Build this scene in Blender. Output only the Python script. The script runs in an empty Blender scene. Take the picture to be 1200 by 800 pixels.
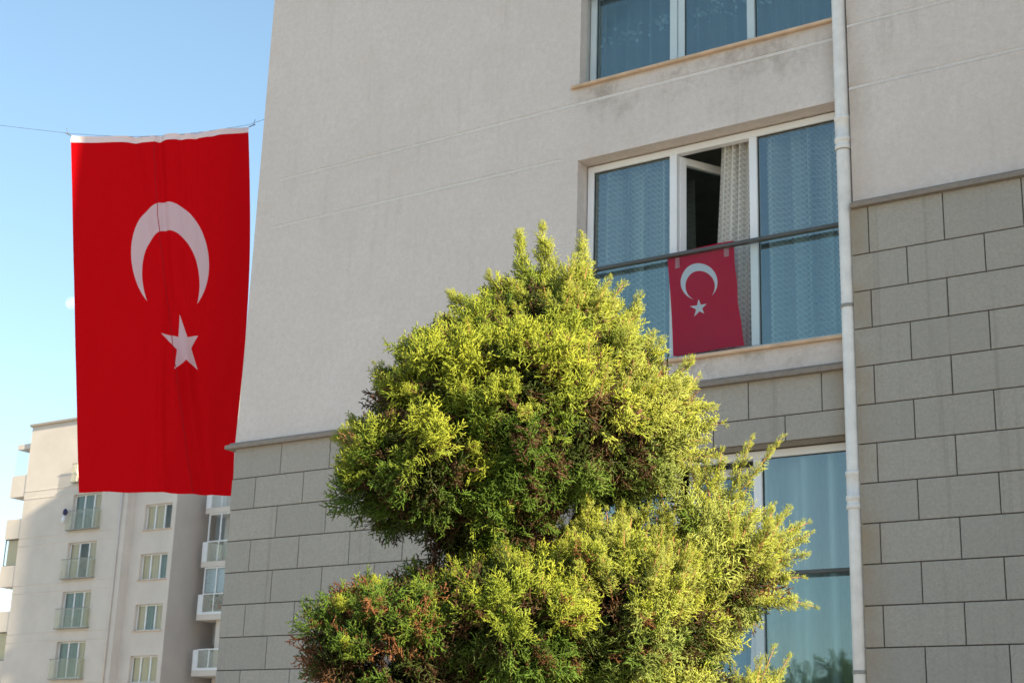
import bpy, math, random
import numpy as np
from mathutils import Vector, Matrix
R = math.radians
sc = bpy.context.scene
COL = sc.collection

# ------------------------------------------------------------------ camera, sky, sun, exposure
PITCH, ROLL, EYE = 0.29187551, 0.0329527, 1.6
cp, sp, cr, sr = math.cos(PITCH), math.sin(PITCH), math.cos(ROLL), math.sin(ROLL)
F_ = Vector((0, cp, sp)); U0 = Vector((0, -sp, cp)); R0 = Vector((1, 0, 0))
R_ = cr * R0 + sr * U0; U_ = -sr * R0 + cr * U0
cam = bpy.data.cameras.new('camera'); co = bpy.data.objects.new('camera', cam); COL.objects.link(co)
co.matrix_world = Matrix(((R_.x, U_.x, -F_.x, 0), (R_.y, U_.y, -F_.y, 0), (R_.z, U_.z, -F_.z, EYE), (0, 0, 0, 1)))
cam.sensor_width = 36; cam.lens = 36 * 1778.7 / 1200
cam.clip_start = .1; cam.clip_end = 6000
cam.dof.use_dof = True; cam.dof.focus_distance = 8.6; cam.dof.aperture_fstop = 7.1
sc.camera = co

FACE = R(-34.1468)            # direction of the facades
SUN_EL, PHI = R(21), R(10)    # sun height, angle at which it grazes the facades
SA = FACE - PHI               # world azimuth from +x
sdir = Vector((math.cos(SUN_EL) * math.cos(SA), math.cos(SUN_EL) * math.sin(SA), math.sin(SUN_EL)))
w = bpy.data.worlds.new('World'); sc.world = w; w.use_nodes = True
nt = w.node_tree; bg = nt.nodes['Background']
sky = nt.nodes.new('ShaderNodeTexSky'); sky.sky_type = 'NISHITA'; sky.sun_disc = False
sky.sun_elevation = SUN_EL; sky.sun_rotation = math.pi / 2 - SA
sky.air_density = 1.0; sky.dust_density = 0.25; sky.ozone_density = 1.2
gm = nt.nodes.new('ShaderNodeGamma'); gm.inputs[1].default_value = .80
hs = nt.nodes.new('ShaderNodeHueSaturation'); hs.inputs['Saturation'].default_value = 1.09; hs.inputs['Hue'].default_value = .493
nt.links.new(sky.outputs[0], hs.inputs['Color']); nt.links.new(hs.outputs[0], gm.inputs[0]); nt.links.new(gm.outputs[0], bg.inputs[0]); bg.inputs[1].default_value = 0.118
sl = bpy.data.lights.new('sun', 'SUN'); sl.energy = 5.0; sl.angle = R(.55); sl.color = (1, .86, .60)
so = bpy.data.objects.new('sun', sl); COL.objects.link(so)
so.rotation_euler = (-sdir).to_track_quat('-Z', 'Y').to_euler()
sc.view_settings.view_transform = 'Standard'; sc.view_settings.look = 'None'
sc.view_settings.exposure = 1.48; sc.view_settings.gamma = 1
sc.render.engine = 'CYCLES'

# ------------------------------------------------------------------ frames: facade coordinates (u along, y into the house, z up)
Q = Vector((0, 13.74, 0))
DU = Vector((math.cos(FACE), math.sin(FACE), 0)); DY = Vector((-math.sin(FACE), math.cos(FACE), 0))
def W(u, y, z): return Q + DU * u + DY * y + Vector((0, 0, z))
def ray(px, py):
    return F_ * 1778.7 + R_ * (px - 600) - U_ * (py - 400)
def on_y(px, py, y):            # point of a sight line at depth y
    r = ray(px, py); return r * (y / r.y) + Vector((0, 0, EYE))
def on_facade(px, py, yy):      # (u, z) where a sight line meets the plane y=yy of the facade frame
    r = ray(px, py); q = Q + DY * yy
    t = (q.dot(DY)) / (r.dot(DY)); p = r * t
    return (p - q).dot(DU), p.z + EYE

# ------------------------------------------------------------------ materials
def mat(name):
    m = bpy.data.materials.new(name); m.use_nodes = True
    n = m.node_tree; n.nodes.clear()
    o = n.nodes.new('ShaderNodeOutputMaterial'); return m, n, o
def nd(n, typ, **kw):
    x = n.nodes.new(typ)
    for k, v in kw.items():
        if k.startswith('i_'):
            x.inputs[int(k[2:])].default_value = v
        else: setattr(x, k, v)
    return x
def mth(n, op, a, b=None, c=None, clamp=False):
    x = n.nodes.new('ShaderNodeMath'); x.operation = op; x.use_clamp = clamp
    for i, v in enumerate((a, b, c)):
        if v is None: continue
        if isinstance(v, (int, float)): x.inputs[i].default_value = v
        else: n.links.new(v, x.inputs[i])
    return x.outputs[0]
def mixc(n, f, a, b, mode='MIX'):
    x = n.nodes.new('ShaderNodeMix'); x.data_type = 'RGBA'; x.blend_type = mode
    for s, v in ((0, f), (6, a), (7, b)):
        if isinstance(v, (int, float)): x.inputs[s].default_value = v
        elif isinstance(v, tuple): x.inputs[s].default_value = (*v, 1)[:4]
        else: n.links.new(v, x.inputs[s])
    return x.outputs[2]
def noise(n, vec, scale, detail=4, rough=.6, stretch=None):
    if stretch:
        mp = n.nodes.new('ShaderNodeMapping'); mp.inputs[3].default_value = stretch
        n.links.new(vec, mp.inputs[0]); vec = mp.outputs[0]
    t = n.nodes.new('ShaderNodeTexNoise'); t.inputs['Scale'].default_value = scale
    t.inputs['Detail'].default_value = detail; t.inputs['Roughness'].default_value = rough
    n.links.new(vec, t.inputs['Vector']); return t.outputs[0]
def ramp(n, v, lo, hi, a=0., b=1.):
    x = n.nodes.new('ShaderNodeMapRange'); x.inputs[1].default_value = lo; x.inputs[2].default_value = hi
    x.inputs[3].default_value = a; x.inputs[4].default_value = b; n.links.new(v, x.inputs[0]); return x.outputs[0]
def bump(n, h, strength, dist):
    b = n.nodes.new('ShaderNodeBump'); b.inputs['Strength'].default_value = strength
    b.inputs['Distance'].default_value = dist; n.links.new(h, b.inputs['Height']); return b.outputs[0]
def princ(n, o, col, rough=.8, normal=None, spec=.3, metal=0):
    p = n.nodes.new('ShaderNodeBsdfPrincipled')
    if isinstance(col, tuple): p.inputs['Base Color'].default_value = (*col, 1)[:4]
    else: n.links.new(col, p.inputs['Base Color'])
    if isinstance(rough, (int, float)): p.inputs['Roughness'].default_value = rough
    else: n.links.new(rough, p.inputs['Roughness'])
    p.inputs['Specular IOR Level'].default_value = spec; p.inputs['Metallic'].default_value = metal
    if normal: n.links.new(normal, p.inputs['Normal'])
    n.links.new(p.outputs[0], o.inputs[0]); return p
def simple(name, col, rough=.6, var=.12, scale=6, spec=.3, metal=0, bmp=0):
    m, n, o = mat(name); tc = nd(n, 'ShaderNodeTexCoord').outputs['Object']
    a = noise(n, tc, scale); f = ramp(n, a, .3, .7)
    c = mixc(n, f, tuple(x * (1 - var) for x in col), tuple(min(1, x * (1 + var)) for x in col))
    nr = bump(n, noise(n, tc, scale * 12), bmp, .01) if bmp else None
    princ(n, o, c, rough, nr, spec, metal); return m

def stucco(name, base, stain=1.0, coarse=1.0):
    m, n, o = mat(name); tc = nd(n, 'ShaderNodeTexCoord').outputs['Object']
    big = ramp(n, noise(n, tc, .7, 5, .6), .32, .7)
    mid = ramp(n, noise(n, tc, 3.0, 6, .7), .3, .72)
    fine = ramp(n, noise(n, tc, 46, 5, .75), .28, .75)
    c = mixc(n, big, tuple(x * .90 for x in base), tuple(x * 1.06 for x in base))
    c = mixc(n, mth(n, 'MULTIPLY', mid, .35 * stain), c, tuple(x * y for x, y in zip(base, (.84, .80, .73))))
    c = mixc(n, mth(n, 'MULTIPLY', fine, .40), c, tuple(x * .76 for x in base))
    grain = ramp(n, noise(n, tc, 17, 8, .92), .38, .64)
    c = mixc(n, mth(n, 'MULTIPLY', grain, .75 * coarse), c, tuple(x * y for x, y in zip(base, (.72, .70, .67))))
    blot = ramp(n, noise(n, tc, 1.7, 6, .72), .50, .68)
    c = mixc(n, mth(n, 'MULTIPLY', blot, .28 * coarse), c, tuple(x * y for x, y in zip(base, (.80, .74, .68))))
    st = ramp(n, noise(n, tc, 1.0, 5, .65, (7, 7, .45)), .54, .76)      # rain streaks
    sm = ramp(n, noise(n, tc, .9, 3, .5), .45, .62)
    c = mixc(n, mth(n, 'MULTIPLY', mth(n, 'MULTIPLY', st, sm), .22 * stain), c, (.27, .23, .18))
    # grime in the spandrels below the sills
    sx = nd(n, 'ShaderNodeSeparateXYZ'); n.links.new(tc, sx.inputs[0])
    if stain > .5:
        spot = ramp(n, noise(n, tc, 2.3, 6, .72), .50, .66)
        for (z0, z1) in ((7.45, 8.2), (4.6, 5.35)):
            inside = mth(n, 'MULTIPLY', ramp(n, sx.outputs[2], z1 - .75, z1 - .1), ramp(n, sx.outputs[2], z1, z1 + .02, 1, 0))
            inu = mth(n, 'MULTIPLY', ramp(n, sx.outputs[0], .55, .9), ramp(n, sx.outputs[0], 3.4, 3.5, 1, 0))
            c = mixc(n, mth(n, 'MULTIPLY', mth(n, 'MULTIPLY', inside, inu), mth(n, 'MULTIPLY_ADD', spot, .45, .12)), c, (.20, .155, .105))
        # rusty damp strip beside the downpipe
        dp = mth(n, 'ABSOLUTE', mth(n, 'SUBTRACT', sx.outputs[0], 3.42))
        f = mth(n, 'MULTIPLY', ramp(n, dp, .02, .26, 1, 0), ramp(n, noise(n, tc, 2.0, 4, .6), .25, .7))
        c = mixc(n, mth(n, 'MULTIPLY', f, .65), c, (.40, .29, .19))
    h = mth(n, 'ADD', noise(n, tc, 38, 6, .75), mth(n, 'MULTIPLY', noise(n, tc, 9, 3, .5), .8))
    nr = bump(n, h, .9 * coarse, .016)
    princ(n, o, c, .93, nr, .15); return m

def stone_mat(name, base):
    m, n, o = mat(name); tc = nd(n, 'ShaderNodeTexCoord').outputs['Object']
    gi = nd(n, 'ShaderNodeNewGeometry').outputs['Random Per Island']
    c = mixc(n, gi, tuple(x * .91 for x in base), tuple(x * y for x, y in zip(base, (1.09, 1.08, 1.06))))
    fine = ramp(n, noise(n, tc, 34, 8, .92), .36, .66)
    c = mixc(n, mth(n, 'MULTIPLY', fine, .80), c, tuple(x * .62 for x in base))
    mid = ramp(n, noise(n, tc, 5, 5, .6), .38, .7)
    c = mixc(n, mth(n, 'MULTIPLY', mid, .30), c, tuple(x * .80 for x in base))
    st = ramp(n, noise(n, tc, 1.0, 4, .6, (11, 11, .3)), .56, .72)
    c = mixc(n, mth(n, 'MULTIPLY', st, .20), c, (.12, .10, .08))
    sx = nd(n, 'ShaderNodeSeparateXYZ'); n.links.new(tc, sx.inputs[0])
    dp = mth(n, 'ABSOLUTE', mth(n, 'SUBTRACT', sx.outputs[0], 3.40))
    f = mth(n, 'MULTIPLY', ramp(n, dp, .02, .28, 1, 0), ramp(n, noise(n, tc, 2.5, 4, .6), .25, .7))
    c = mixc(n, mth(n, 'MULTIPLY', f, .75), c, (.36, .26, .15))
    nr = bump(n, noise(n, tc, 55, 6, .85), .85, .016)
    princ(n, o, c, .92, nr, .2); return m

def glass_mat(name, tint, refl, rough=.01, dirt=.0, fres=1., dcol=(.62, .66, .66)):
    m, n, o = mat(name)
    lw = nd(n, 'ShaderNodeLayerWeight'); lw.inputs[0].default_value = .35
    f = ramp(n, lw.outputs['Fresnel'], 0, 1, refl, fres)
    tr = nd(n, 'ShaderNodeBsdfTransparent'); tr.inputs[0].default_value = (*tint, 1)
    gl = nd(n, 'ShaderNodeBsdfGlossy'); gl.inputs['Roughness'].default_value = rough
    gl.inputs[0].default_value = (.80, .93, .94, 1)
    tc = nd(n, 'ShaderNodeTexCoord').outputs['Object']
    n.links.new(bump(n, noise(n, tc, 1.6, 2, .4), .10, .03), gl.inputs['Normal'])
    mx = nd(n, 'ShaderNodeMixShader'); n.links.new(f, mx.inputs[0]); n.links.new(tr.outputs[0], mx.inputs[1]); n.links.new(gl.outputs[0], mx.inputs[2])
    last = mx
    if dirt:
        df = nd(n, 'ShaderNodeBsdfDiffuse'); df.inputs[0].default_value = (*dcol, 1)
        m2 = nd(n, 'ShaderNodeMixShader')
        n.links.new(mth(n, 'MULTIPLY', ramp(n, noise(n, tc, 2.2, 5, .6), .3, .75, .4, 1.), dirt), m2.inputs[0])
        n.links.new(mx.outputs[0], m2.inputs[1]); n.links.new(df.outputs[0], m2.inputs[2]); last = m2
    n.links.new(last.outputs[0], o.inputs[0]); return m

def cloth_mat(name, col, pattern=None, dens=(.35, .85), transl=.5):
    m, n, o = mat(name)
    uv = nd(n, 'ShaderNodeUVMap').outputs[0]
    sx = nd(n, 'ShaderNodeSeparateXYZ'); n.links.new(uv, sx.inputs[0])
    df = nd(n, 'ShaderNodeBsdfDiffuse'); df.inputs[0].default_value = (*col, 1)
    tl = nd(n, 'ShaderNodeBsdfTranslucent'); tl.inputs[0].default_value = (*col, 1)
    a = nd(n, 'ShaderNodeMixShader', i_0=transl); n.links.new(df.outputs[0], a.inputs[1]); n.links.new(tl.outputs[0], a.inputs[2])
    tr = nd(n, 'ShaderNodeBsdfTransparent')
    b = nd(n, 'ShaderNodeMixShader'); n.links.new(tr.outputs[0], b.inputs[1]); n.links.new(a.outputs[0], b.inputs[2])
    if pattern == 'net':
        def tri(v): return mth(n, 'ABSOLUTE', mth(n, 'SUBTRACT', mth(n, 'FRACT', v), .5))
        s = mth(n, 'MULTIPLY', mth(n, 'ADD', sx.outputs[0], sx.outputs[1]), 19)
        d = mth(n, 'MULTIPLY', mth(n, 'SUBTRACT', sx.outputs[0], sx.outputs[1]), 19)
        g = mth(n, 'MAXIMUM', tri(s), tri(d))
        f = ramp(n, g, .34, .44)
        dot = ramp(n, mth(n, 'MAXIMUM', tri(mth(n, 'MULTIPLY', sx.outputs[0], 60)), tri(mth(n, 'MULTIPLY', sx.outputs[1], 60))), .28, .4)
        ga = mth(n, 'MULTIPLY_ADD', mth(n, 'SINE', mth(n, 'MULTIPLY_ADD', sx.outputs[0], 41, mth(n, 'MULTIPLY', mth(n, 'SINE', mth(n, 'MULTIPLY', sx.outputs[0], 13)), 1.4))), .5, .5)
        f = mth(n, 'MULTIPLY_ADD', f, .42, mth(n, 'MULTIPLY_ADD', ga, .58, mth(n, 'MULTIPLY', dot, .12)), True)
    elif pattern == 'floral':
        vr = nd(n, 'ShaderNodeTexVoronoi'); vr.inputs['Scale'].default_value = 16; n.links.new(uv, vr.inputs[0])
        band = mth(n, 'ABSOLUTE', mth(n, 'SUBTRACT', mth(n, 'SUBTRACT', sx.outputs[1], 8.83), mth(n, 'MULTIPLY', mth(n, 'SINE', mth(n, 'MULTIPLY', sx.outputs[0], 9)), .03)))
        f = mth(n, 'MULTIPLY', ramp(n, vr.outputs[0], .25, .45, 1, 0), ramp(n, band, .07, .10, 1, 0))
        f = mth(n, 'ADD', f, mth(n, 'MULTIPLY', noise(n, uv, 60, 2), .15), None, True)
    else:
        f = mth(n, 'MULTIPLY_ADD', mth(n, 'SINE', mth(n, 'MULTIPLY_ADD', sx.outputs[0], 22, mth(n, 'MULTIPLY', mth(n, 'SINE', mth(n, 'MULTIPLY', sx.outputs[0], 9)), 1.5))), .5, .5)
    n.links.new(ramp(n, f, 0, 1, dens[0], dens[1]), b.inputs[0])
    n.links.new(b.outputs[0], o.inputs[0]); return m

def flag_mat(name, outer, inner, star, red=(.70, .002, .014), white=(.62, .50, .53), transl=.35, header=None, skew=0.):
    """sewn cloth flag: crescent = outer ellipse minus inner ellipse, star = five half planes; coordinates in the UV map"""
    m, n, o = mat(name)
    uv = nd(n, 'ShaderNodeUVMap').outputs[0]
    sx = nd(n, 'ShaderNodeSeparateXYZ'); n.links.new(uv, sx.inputs[0]); X, Y = sx.outputs[0], sx.outputs[1]
    def ell(cx, cy, a, b):
        xx = mth(n, 'SUBTRACT', mth(n, 'SUBTRACT', X, cx), mth(n, 'MULTIPLY', mth(n, 'SUBTRACT', Y, cy), skew))
        dx = mth(n, 'DIVIDE', xx, a); dy = mth(n, 'DIVIDE', mth(n, 'SUBTRACT', Y, cy), b)
        return mth(n, 'ADD', mth(n, 'MULTIPLY', dx, dx), mth(n, 'MULTIPLY', dy, dy))
    cres = mth(n, 'MULTIPLY', mth(n, 'LESS_THAN', ell(*outer), 1), mth(n, 'GREATER_THAN', ell(*inner), 1))
    cx = sum(p[0] for p in star) / 5; cy = sum(p[1] for p in star) / 5
    acc = None
    for i in range(5):
        (x0, y0), (x1, y1) = star[i], star[(i + 2) % 5]
        nx, ny = y1 - y0, x0 - x1
        if nx * (cx - x0) + ny * (cy - y0) < 0: nx, ny = -nx, -ny
        v = mth(n, 'ADD', mth(n, 'MULTIPLY', mth(n, 'SUBTRACT', X, x0), nx), mth(n, 'MULTIPLY', mth(n, 'SUBTRACT', Y, y0), ny))
        s = mth(n, 'GREATER_THAN', v, 0); acc = s if acc is None else mth(n, 'ADD', acc, s)
    st = mth(n, 'GREATER_THAN', acc, 3.5)
    f = mth(n, 'MAXIMUM', cres, st)
    weave = noise(n, uv, .5, 3)
    rc = mixc(n, weave, tuple(x * .93 for x in red), tuple(x * 1.05 for x in red))
    c = mixc(n, f, rc, white)
    df = nd(n, 'ShaderNodeBsdfDiffuse'); tl = nd(n, 'ShaderNodeBsdfTranslucent')
    n.links.new(c, df.inputs[0]); n.links.new(c, tl.inputs[0])
    a = nd(n, 'ShaderNodeMixShader', i_0=transl); n.links.new(df.outputs[0], a.inputs[1]); n.links.new(tl.outputs[0], a.inputs[2])
    n.links.new(a.outputs[0], o.inputs[0]); return m

M = {}
M['stucco'] = stucco('stucco', (.86, .785, .76))
M['stucco_far'] = stucco('pale_stucco', (.73, .66, .61), .3, .3)
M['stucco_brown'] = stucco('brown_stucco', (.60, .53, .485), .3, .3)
M['stone'] = stone_mat('stone', (.51, .475, .43))
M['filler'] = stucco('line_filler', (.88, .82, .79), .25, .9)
M['joint'] = simple('joint', (.085, .08, .08), .9)
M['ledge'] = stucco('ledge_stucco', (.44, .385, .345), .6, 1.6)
M['sill'] = simple('sill_marble', (.60, .43, .30), .55, .2, 5, .4)
M['white'] = simple('white_plastic', (.80, .81, .84), .35, .05, 3, .5)
M['pipe'] = simple('pipe_plastic', (.78, .76, .74), .42, .11, 7, .45)
M['rail'] = simple('dark_rail', (.075, .08, .078), .4, .15, 5, .5)
M['rubber'] = simple('gasket', (.03, .03, .03), .6)
M['glass'] = glass_mat('window_glass', (.84, .98, .98), .20)
M['rail_glass'] = glass_mat('balustrade_glass', (.90, .96, .97), .0, .02, .03, .35)
M['far_glass'] = glass_mat('far_window_glass', (.97, .97, .95), .03, .02, 0, .5)
M['far_rail_glass'] = glass_mat('far_balustrade_glass', (.95, .95, .90), .02, .04, .26, .4, (.64, .61, .50))
M['room'] = simple('room_wall', (.42, .40, .37), .9)
M['lace'] = cloth_mat('lace', (.90, .88, .84), 'net', (.06, 1.), .35)
M['lace_dense'] = cloth_mat('gathered_lace', (.90, .87, .82), 'net', (.42, 1.), .3)
M['sheer'] = cloth_mat('sheer', (.74, .80, .82), 'floral', (.30, 1.), .45)
M['voile'] = cloth_mat('voile', (.76, .80, .80), None, (.25, .92), .3)
M['cream'] = cloth_mat('cream_cloth', (.86, .74, .52), None, (.9, 1), .3)
M['teal'] = cloth_mat('teal_cloth', (.34, .42, .40), None, (.85, 1), .3)
M['bark'] = simple('bark', (.13, .075, .045), .95, .3, 18, .1, 0, .6)
M['wire'] = simple('wire', (.10, .10, .11), .6)
M['metal_grey'] = simple('grey_metal', (.30, .29, .27), .5, .15, 3)

# ------------------------------------------------------------------ mesh builder
class MB:
    def __init__(s): s.v = []; s.f = []; s.uv = {}
    def quad(s, *p):
        i = len(s.v); s.v += [tuple(q) for q in p]; s.f.append(tuple(range(i, i + len(p))))
    def box(s, x0, x1, y0, y1, z0, z1):
        i = len(s.v)
        s.v += [(x, y, z) for z in (z0, z1) for y in (y0, y1) for x in (x0, x1)]
        for f in ((0, 2, 3, 1), (4, 5, 7, 6), (0, 1, 5, 4), (2, 6, 7, 3), (0, 4, 6, 2), (1, 3, 7, 5)): s.f.append(tuple(i + k for k in f))
    def bbox(s, x0, x1, y0, y1, z0, z1, b=.004):       # box with its front (low y) edges chamfered
        i = len(s.v)
        s.v += [(x0, y1, z0), (x1, y1, z0), (x1, y1, z1), (x0, y1, z1), (x0, y0 + b, z0), (x1, y0 + b, z0), (x1, y0 + b, z1), (x0, y0 + b, z1),
                (x0 + b, y0, z0 + b), (x1 - b, y0, z0 + b), (x1 - b, y0, z1 - b), (x0 + b, y0, z1 - b)]
        for f in ((0, 3, 2, 1), (8, 9, 10, 11), (4, 5, 9, 8), (5, 6, 10, 9), (6, 7, 11, 10), (7, 4, 8, 11), (0, 1, 5, 4), (1, 2, 6, 5), (2, 3, 7, 6), (3, 0, 4, 7)):
            s.f.append(tuple(i + k for k in f))
    def prism(s, prof, x0, x1):                        # profile in (y, z), swept along x
        i = len(s.v); k = len(prof)
        s.v += [(x0, y, z) for y, z in prof] + [(x1, y, z) for y, z in prof]
        s.f.append(tuple(i + j for j in range(k))); s.f.append(tuple(i + k + j for j in reversed(range(k))))
        for j in range(k): s.f.append((i + j, i + k + j, i + k + (j + 1) % k, i + (j + 1) % k))
    def tube(s, pts, rad, n=12, caps=True):
        pts = [Vector(p) for p in pts]
        if not hasattr(rad, '__len__'): rad = [rad] * len(pts)
        base = len(s.v); pr = Vector((1, 0, 0))
        for k, p in enumerate(pts):
            t = (pts[min(k + 1, len(pts) - 1)] - pts[max(k - 1, 0)]).normalized()
            a = pr - t * pr.dot(t)
            if a.length < 1e-3: a = Vector((0, 1, 0)) - t * t.y
            a.normalize(); b = t.cross(a); pr = a
            for j in range(n):
                an = 2 * math.pi * j / n; s.v.append(tuple(p + (a * math.cos(an) + b * math.sin(an)) * rad[k]))
        for k in range(len(pts) - 1):
            for j in range(n):
                a0 = base + k * n + j; a1 = base + k * n + (j + 1) % n
                s.f.append((a0, a1, a1 + n, a0 + n))
        if caps:
            s.f.append(tuple(base + j for j in reversed(range(n)))); s.f.append(tuple(base + (len(pts) - 1) * n + j for j in range(n)))
    def grid(s, P, nu, nv, UV=None):
        base = len(s.v); s.v += [tuple(p) for p in P]
        if UV is not None:
            for k, q in enumerate(UV): s.uv[base + k] = q
        for a in range(nv - 1):
            for b in range(nu - 1):
                i = base + a * nu + b; s.f.append((i, i + 1, i + nu + 1, i + nu))
    def build(s, name, m, parent=None, smooth=False, loc=None, rot=None):
        me = bpy.data.meshes.new(name); me.from_pydata(s.v, [], s.f); me.update()
        if s.uv:
            l = me.uv_layers.new(name='UVMap'); 
            for lp in me.loops: l.data[lp.index].uv = s.uv.get(lp.vertex_index, (0, 0))
        ms = m if isinstance(m, (list, tuple)) else [m]
        for x in ms: me.materials.append(x)
        if smooth: me.polygons.foreach_set('use_smooth', [True] * len(me.polygons))
        ob = bpy.data.objects.new(name, me); COL.objects.link(ob)
        if parent: ob.parent = parent
        if loc is not None: ob.location = loc
        if rot is not None: ob.rotation_euler = (0, 0, rot)
        return ob
def tag(o, label=None, cat=None, group=None, kind=None):
    for k, v in (('label', label), ('category', cat), ('group', group), ('kind', kind)):
        if v: o[k] = v
    return o
def empty(name, loc, rz=0, parent=None):
    o = bpy.data.objects.new(name, None); COL.objects.link(o); o.location = loc; o.rotation_euler = (0, 0, rz)
    o.empty_display_size = .3
    if parent: o.parent = parent
    return o
def copy_tree(o, parent=None):
    c = o.copy(); COL.objects.link(c); c.parent = parent
    for ch in list(o.children): copy_tree(ch, c)
    return c
def rects(us, zs, inside):      # cells of a grid that are wall
    return [(us[i], us[i + 1], zs[j], zs[j + 1]) for i in range(len(us) - 1) for j in range(len(zs) - 1)
            if not inside((us[i] + us[i + 1]) / 2, (zs[j] + zs[j + 1]) / 2)]

# ------------------------------------------------------------------ ground
def sheet(name, x0, x1, y0, y1, z, m, n=1):
    b = MB(); b.quad((x0, y0, z), (x1, y0, z), (x1, y1, z), (x0, y1, z)); o = b.build(name, m); tag(o, kind='structure'); return o
m_, n_, o_ = mat('ground'); tc_ = nd(n_, 'ShaderNodeTexCoord').outputs['Object']
c_ = mixc(n_, ramp(n_, noise(n_, tc_, .35, 6, .6), .4, .6), (.42, .37, .30), (.34, .30, .23)); princ(n_, o_, c_, .95)
sheet('ground', -3000, 3000, -3000, 3000, -.004, m_)
m2, n2, o2 = mat('paving'); tc2 = nd(n2, 'ShaderNodeTexCoord').outputs['Object']
br = nd(n2, 'ShaderNodeTexBrick'); n2.links.new(tc2, br.inputs[0]); br.inputs['Scale'].default_value = 2.2
br.inputs['Color1'].default_value = (.42, .37, .32, 1); br.inputs['Color2'].default_value = (.36, .32, .28, 1); br.inputs['Mortar'].default_value = (.16, .14, .12, 1)
princ(n2, o2, br.outputs[0], .85)
b = MB(); b.quad(W(-30, -9, .006), W(14, -9, .006), W(14, 0, .006), W(-30, 0, .006)); tag(b.build('pavement', m2), kind='structure')

# ------------------------------------------------------------------ near apartment building
nb = empty('apartment_building', Q, FACE)
tag(nb, 'large cream stucco apartment building with grey stone block base filling the right side', 'building')
CU = -3.47                       # corner
WU0, WU1 = .69, 3.28             # window column
wins = [(8.21, 10.31), (5.32, 7.43), (2.40, 4.48)]   # z of the openings
TOP = 30.; RV = .30
b = MB()
GD, GH = .004, .045
gro = [(8.00, -3.20, 3.42), (7.45, -3.20, .50)]
us = sorted({CU, -3.20, .50, WU0, WU1, 3.42})
zs = sorted({5.05, 5.32, 7.43, 7.45, 7.45 + GH, 8.00, 8.00 + GH, 8.21, 10.31, TOP})
def hole(u, z):
    if WU0 < u < WU1 and any(a < z < c for a, c in wins): return True
    return any(g < z < g + GH and a < u < c for g, a, c in gro)
for (u0, u1, z0, z1) in rects(us, zs, hole):
    nu = max(1, int((u1 - u0) / 1.)); b.quad((u0, 0, z0), (u1, 0, z0), (u1, 0, z1), (u0, 0, z1))
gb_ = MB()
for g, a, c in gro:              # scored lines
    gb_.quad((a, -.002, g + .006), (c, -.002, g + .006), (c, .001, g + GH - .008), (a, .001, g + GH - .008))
    b.quad((a, 0, g), (c, 0, g), (c, GD, g + GH - .004), (a, GD, g + GH - .004))
    b.quad((a, GD, g + GH - .004), (c, GD, g + GH - .004), (c, 0, g + GH), (a, 0, g + GH))
    b.quad((a, 0, g), (a, GD, g + GH - .004), (a, 0, g + GH)); b.quad((c, 0, g), (c, 0, g + GH), (c, GD, g + GH - .004))
for a, c in wins[:2]:            # reveals
    for s, (p, q) in ((0, (WU0, WU0)), (1, (WU1, WU1))):
        b.quad((p, 0, a), (p, RV, a), (p, RV, c), (p, 0, c))
    b.quad((WU0, 0, c), (WU0, RV, c), (WU1, RV, c), (WU1, 0, c)); b.quad((WU0, 0, a), (WU1, 0, a), (WU1, RV, a), (WU0, RV, a))
# left side wall, back and top
b.quad((CU, 0, 0), (CU, 13, 0), (CU, 13, TOP), (CU, 0, TOP)); b.quad((CU, 13, 0), (18, 13, 0), (18, 13, TOP), (CU, 13, TOP))
b.quad((CU, 0, TOP), (3.42, 0, TOP), (3.42, 13, TOP), (CU, 13, TOP))
b.build('wall', M['stucco'], nb)
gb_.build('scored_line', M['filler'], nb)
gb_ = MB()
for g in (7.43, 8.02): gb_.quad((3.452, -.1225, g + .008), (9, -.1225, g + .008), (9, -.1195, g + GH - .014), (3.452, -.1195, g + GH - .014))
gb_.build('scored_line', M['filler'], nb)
# right bay, 12 cm proud, stucco above 6.37
b = MB(); RY = -.12; RU0, RU1 = 3.452, 9.0
zz = sorted({6.37, 7.43, 7.43 + GH, 8.02, 8.02 + GH, TOP})
for i in range(len(zz) - 1):
    if abs(zz[i + 1] - zz[i] - GH) < 1e-6:
        g = zz[i]; b.quad((RU0, RY, g), (RU1, RY, g), (RU1, RY + GD, g + GH - .004), (RU0, RY + GD, g + GH - .004))
        b.quad((RU0, RY + GD, g + GH - .004), (RU1, RY + GD, g + GH - .004), (RU1, RY, g + GH), (RU0, RY, g + GH))
    else: b.quad((RU0, RY, zz[i]), (RU1, RY, zz[i]), (RU1, RY, zz[i + 1]), (RU0, RY, zz[i + 1]))
b.quad((RU0, RY, 0), (RU0, .02, 0), (RU0, .02, TOP), (RU0, RY, TOP))
b.quad((RU0, RY, TOP), (RU1, RY, TOP), (RU1, 13, TOP), (RU0, 13, TOP))
b.build('wall', M['stucco'], nb)
# unseen wing added to keep the facade in shade, steps forward beyond the picture's right edge
b = MB(); b.box(9.0, 18, -3.0, 13, 0, TOP); b.build('shading_wing', M['stucco'], nb)
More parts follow.
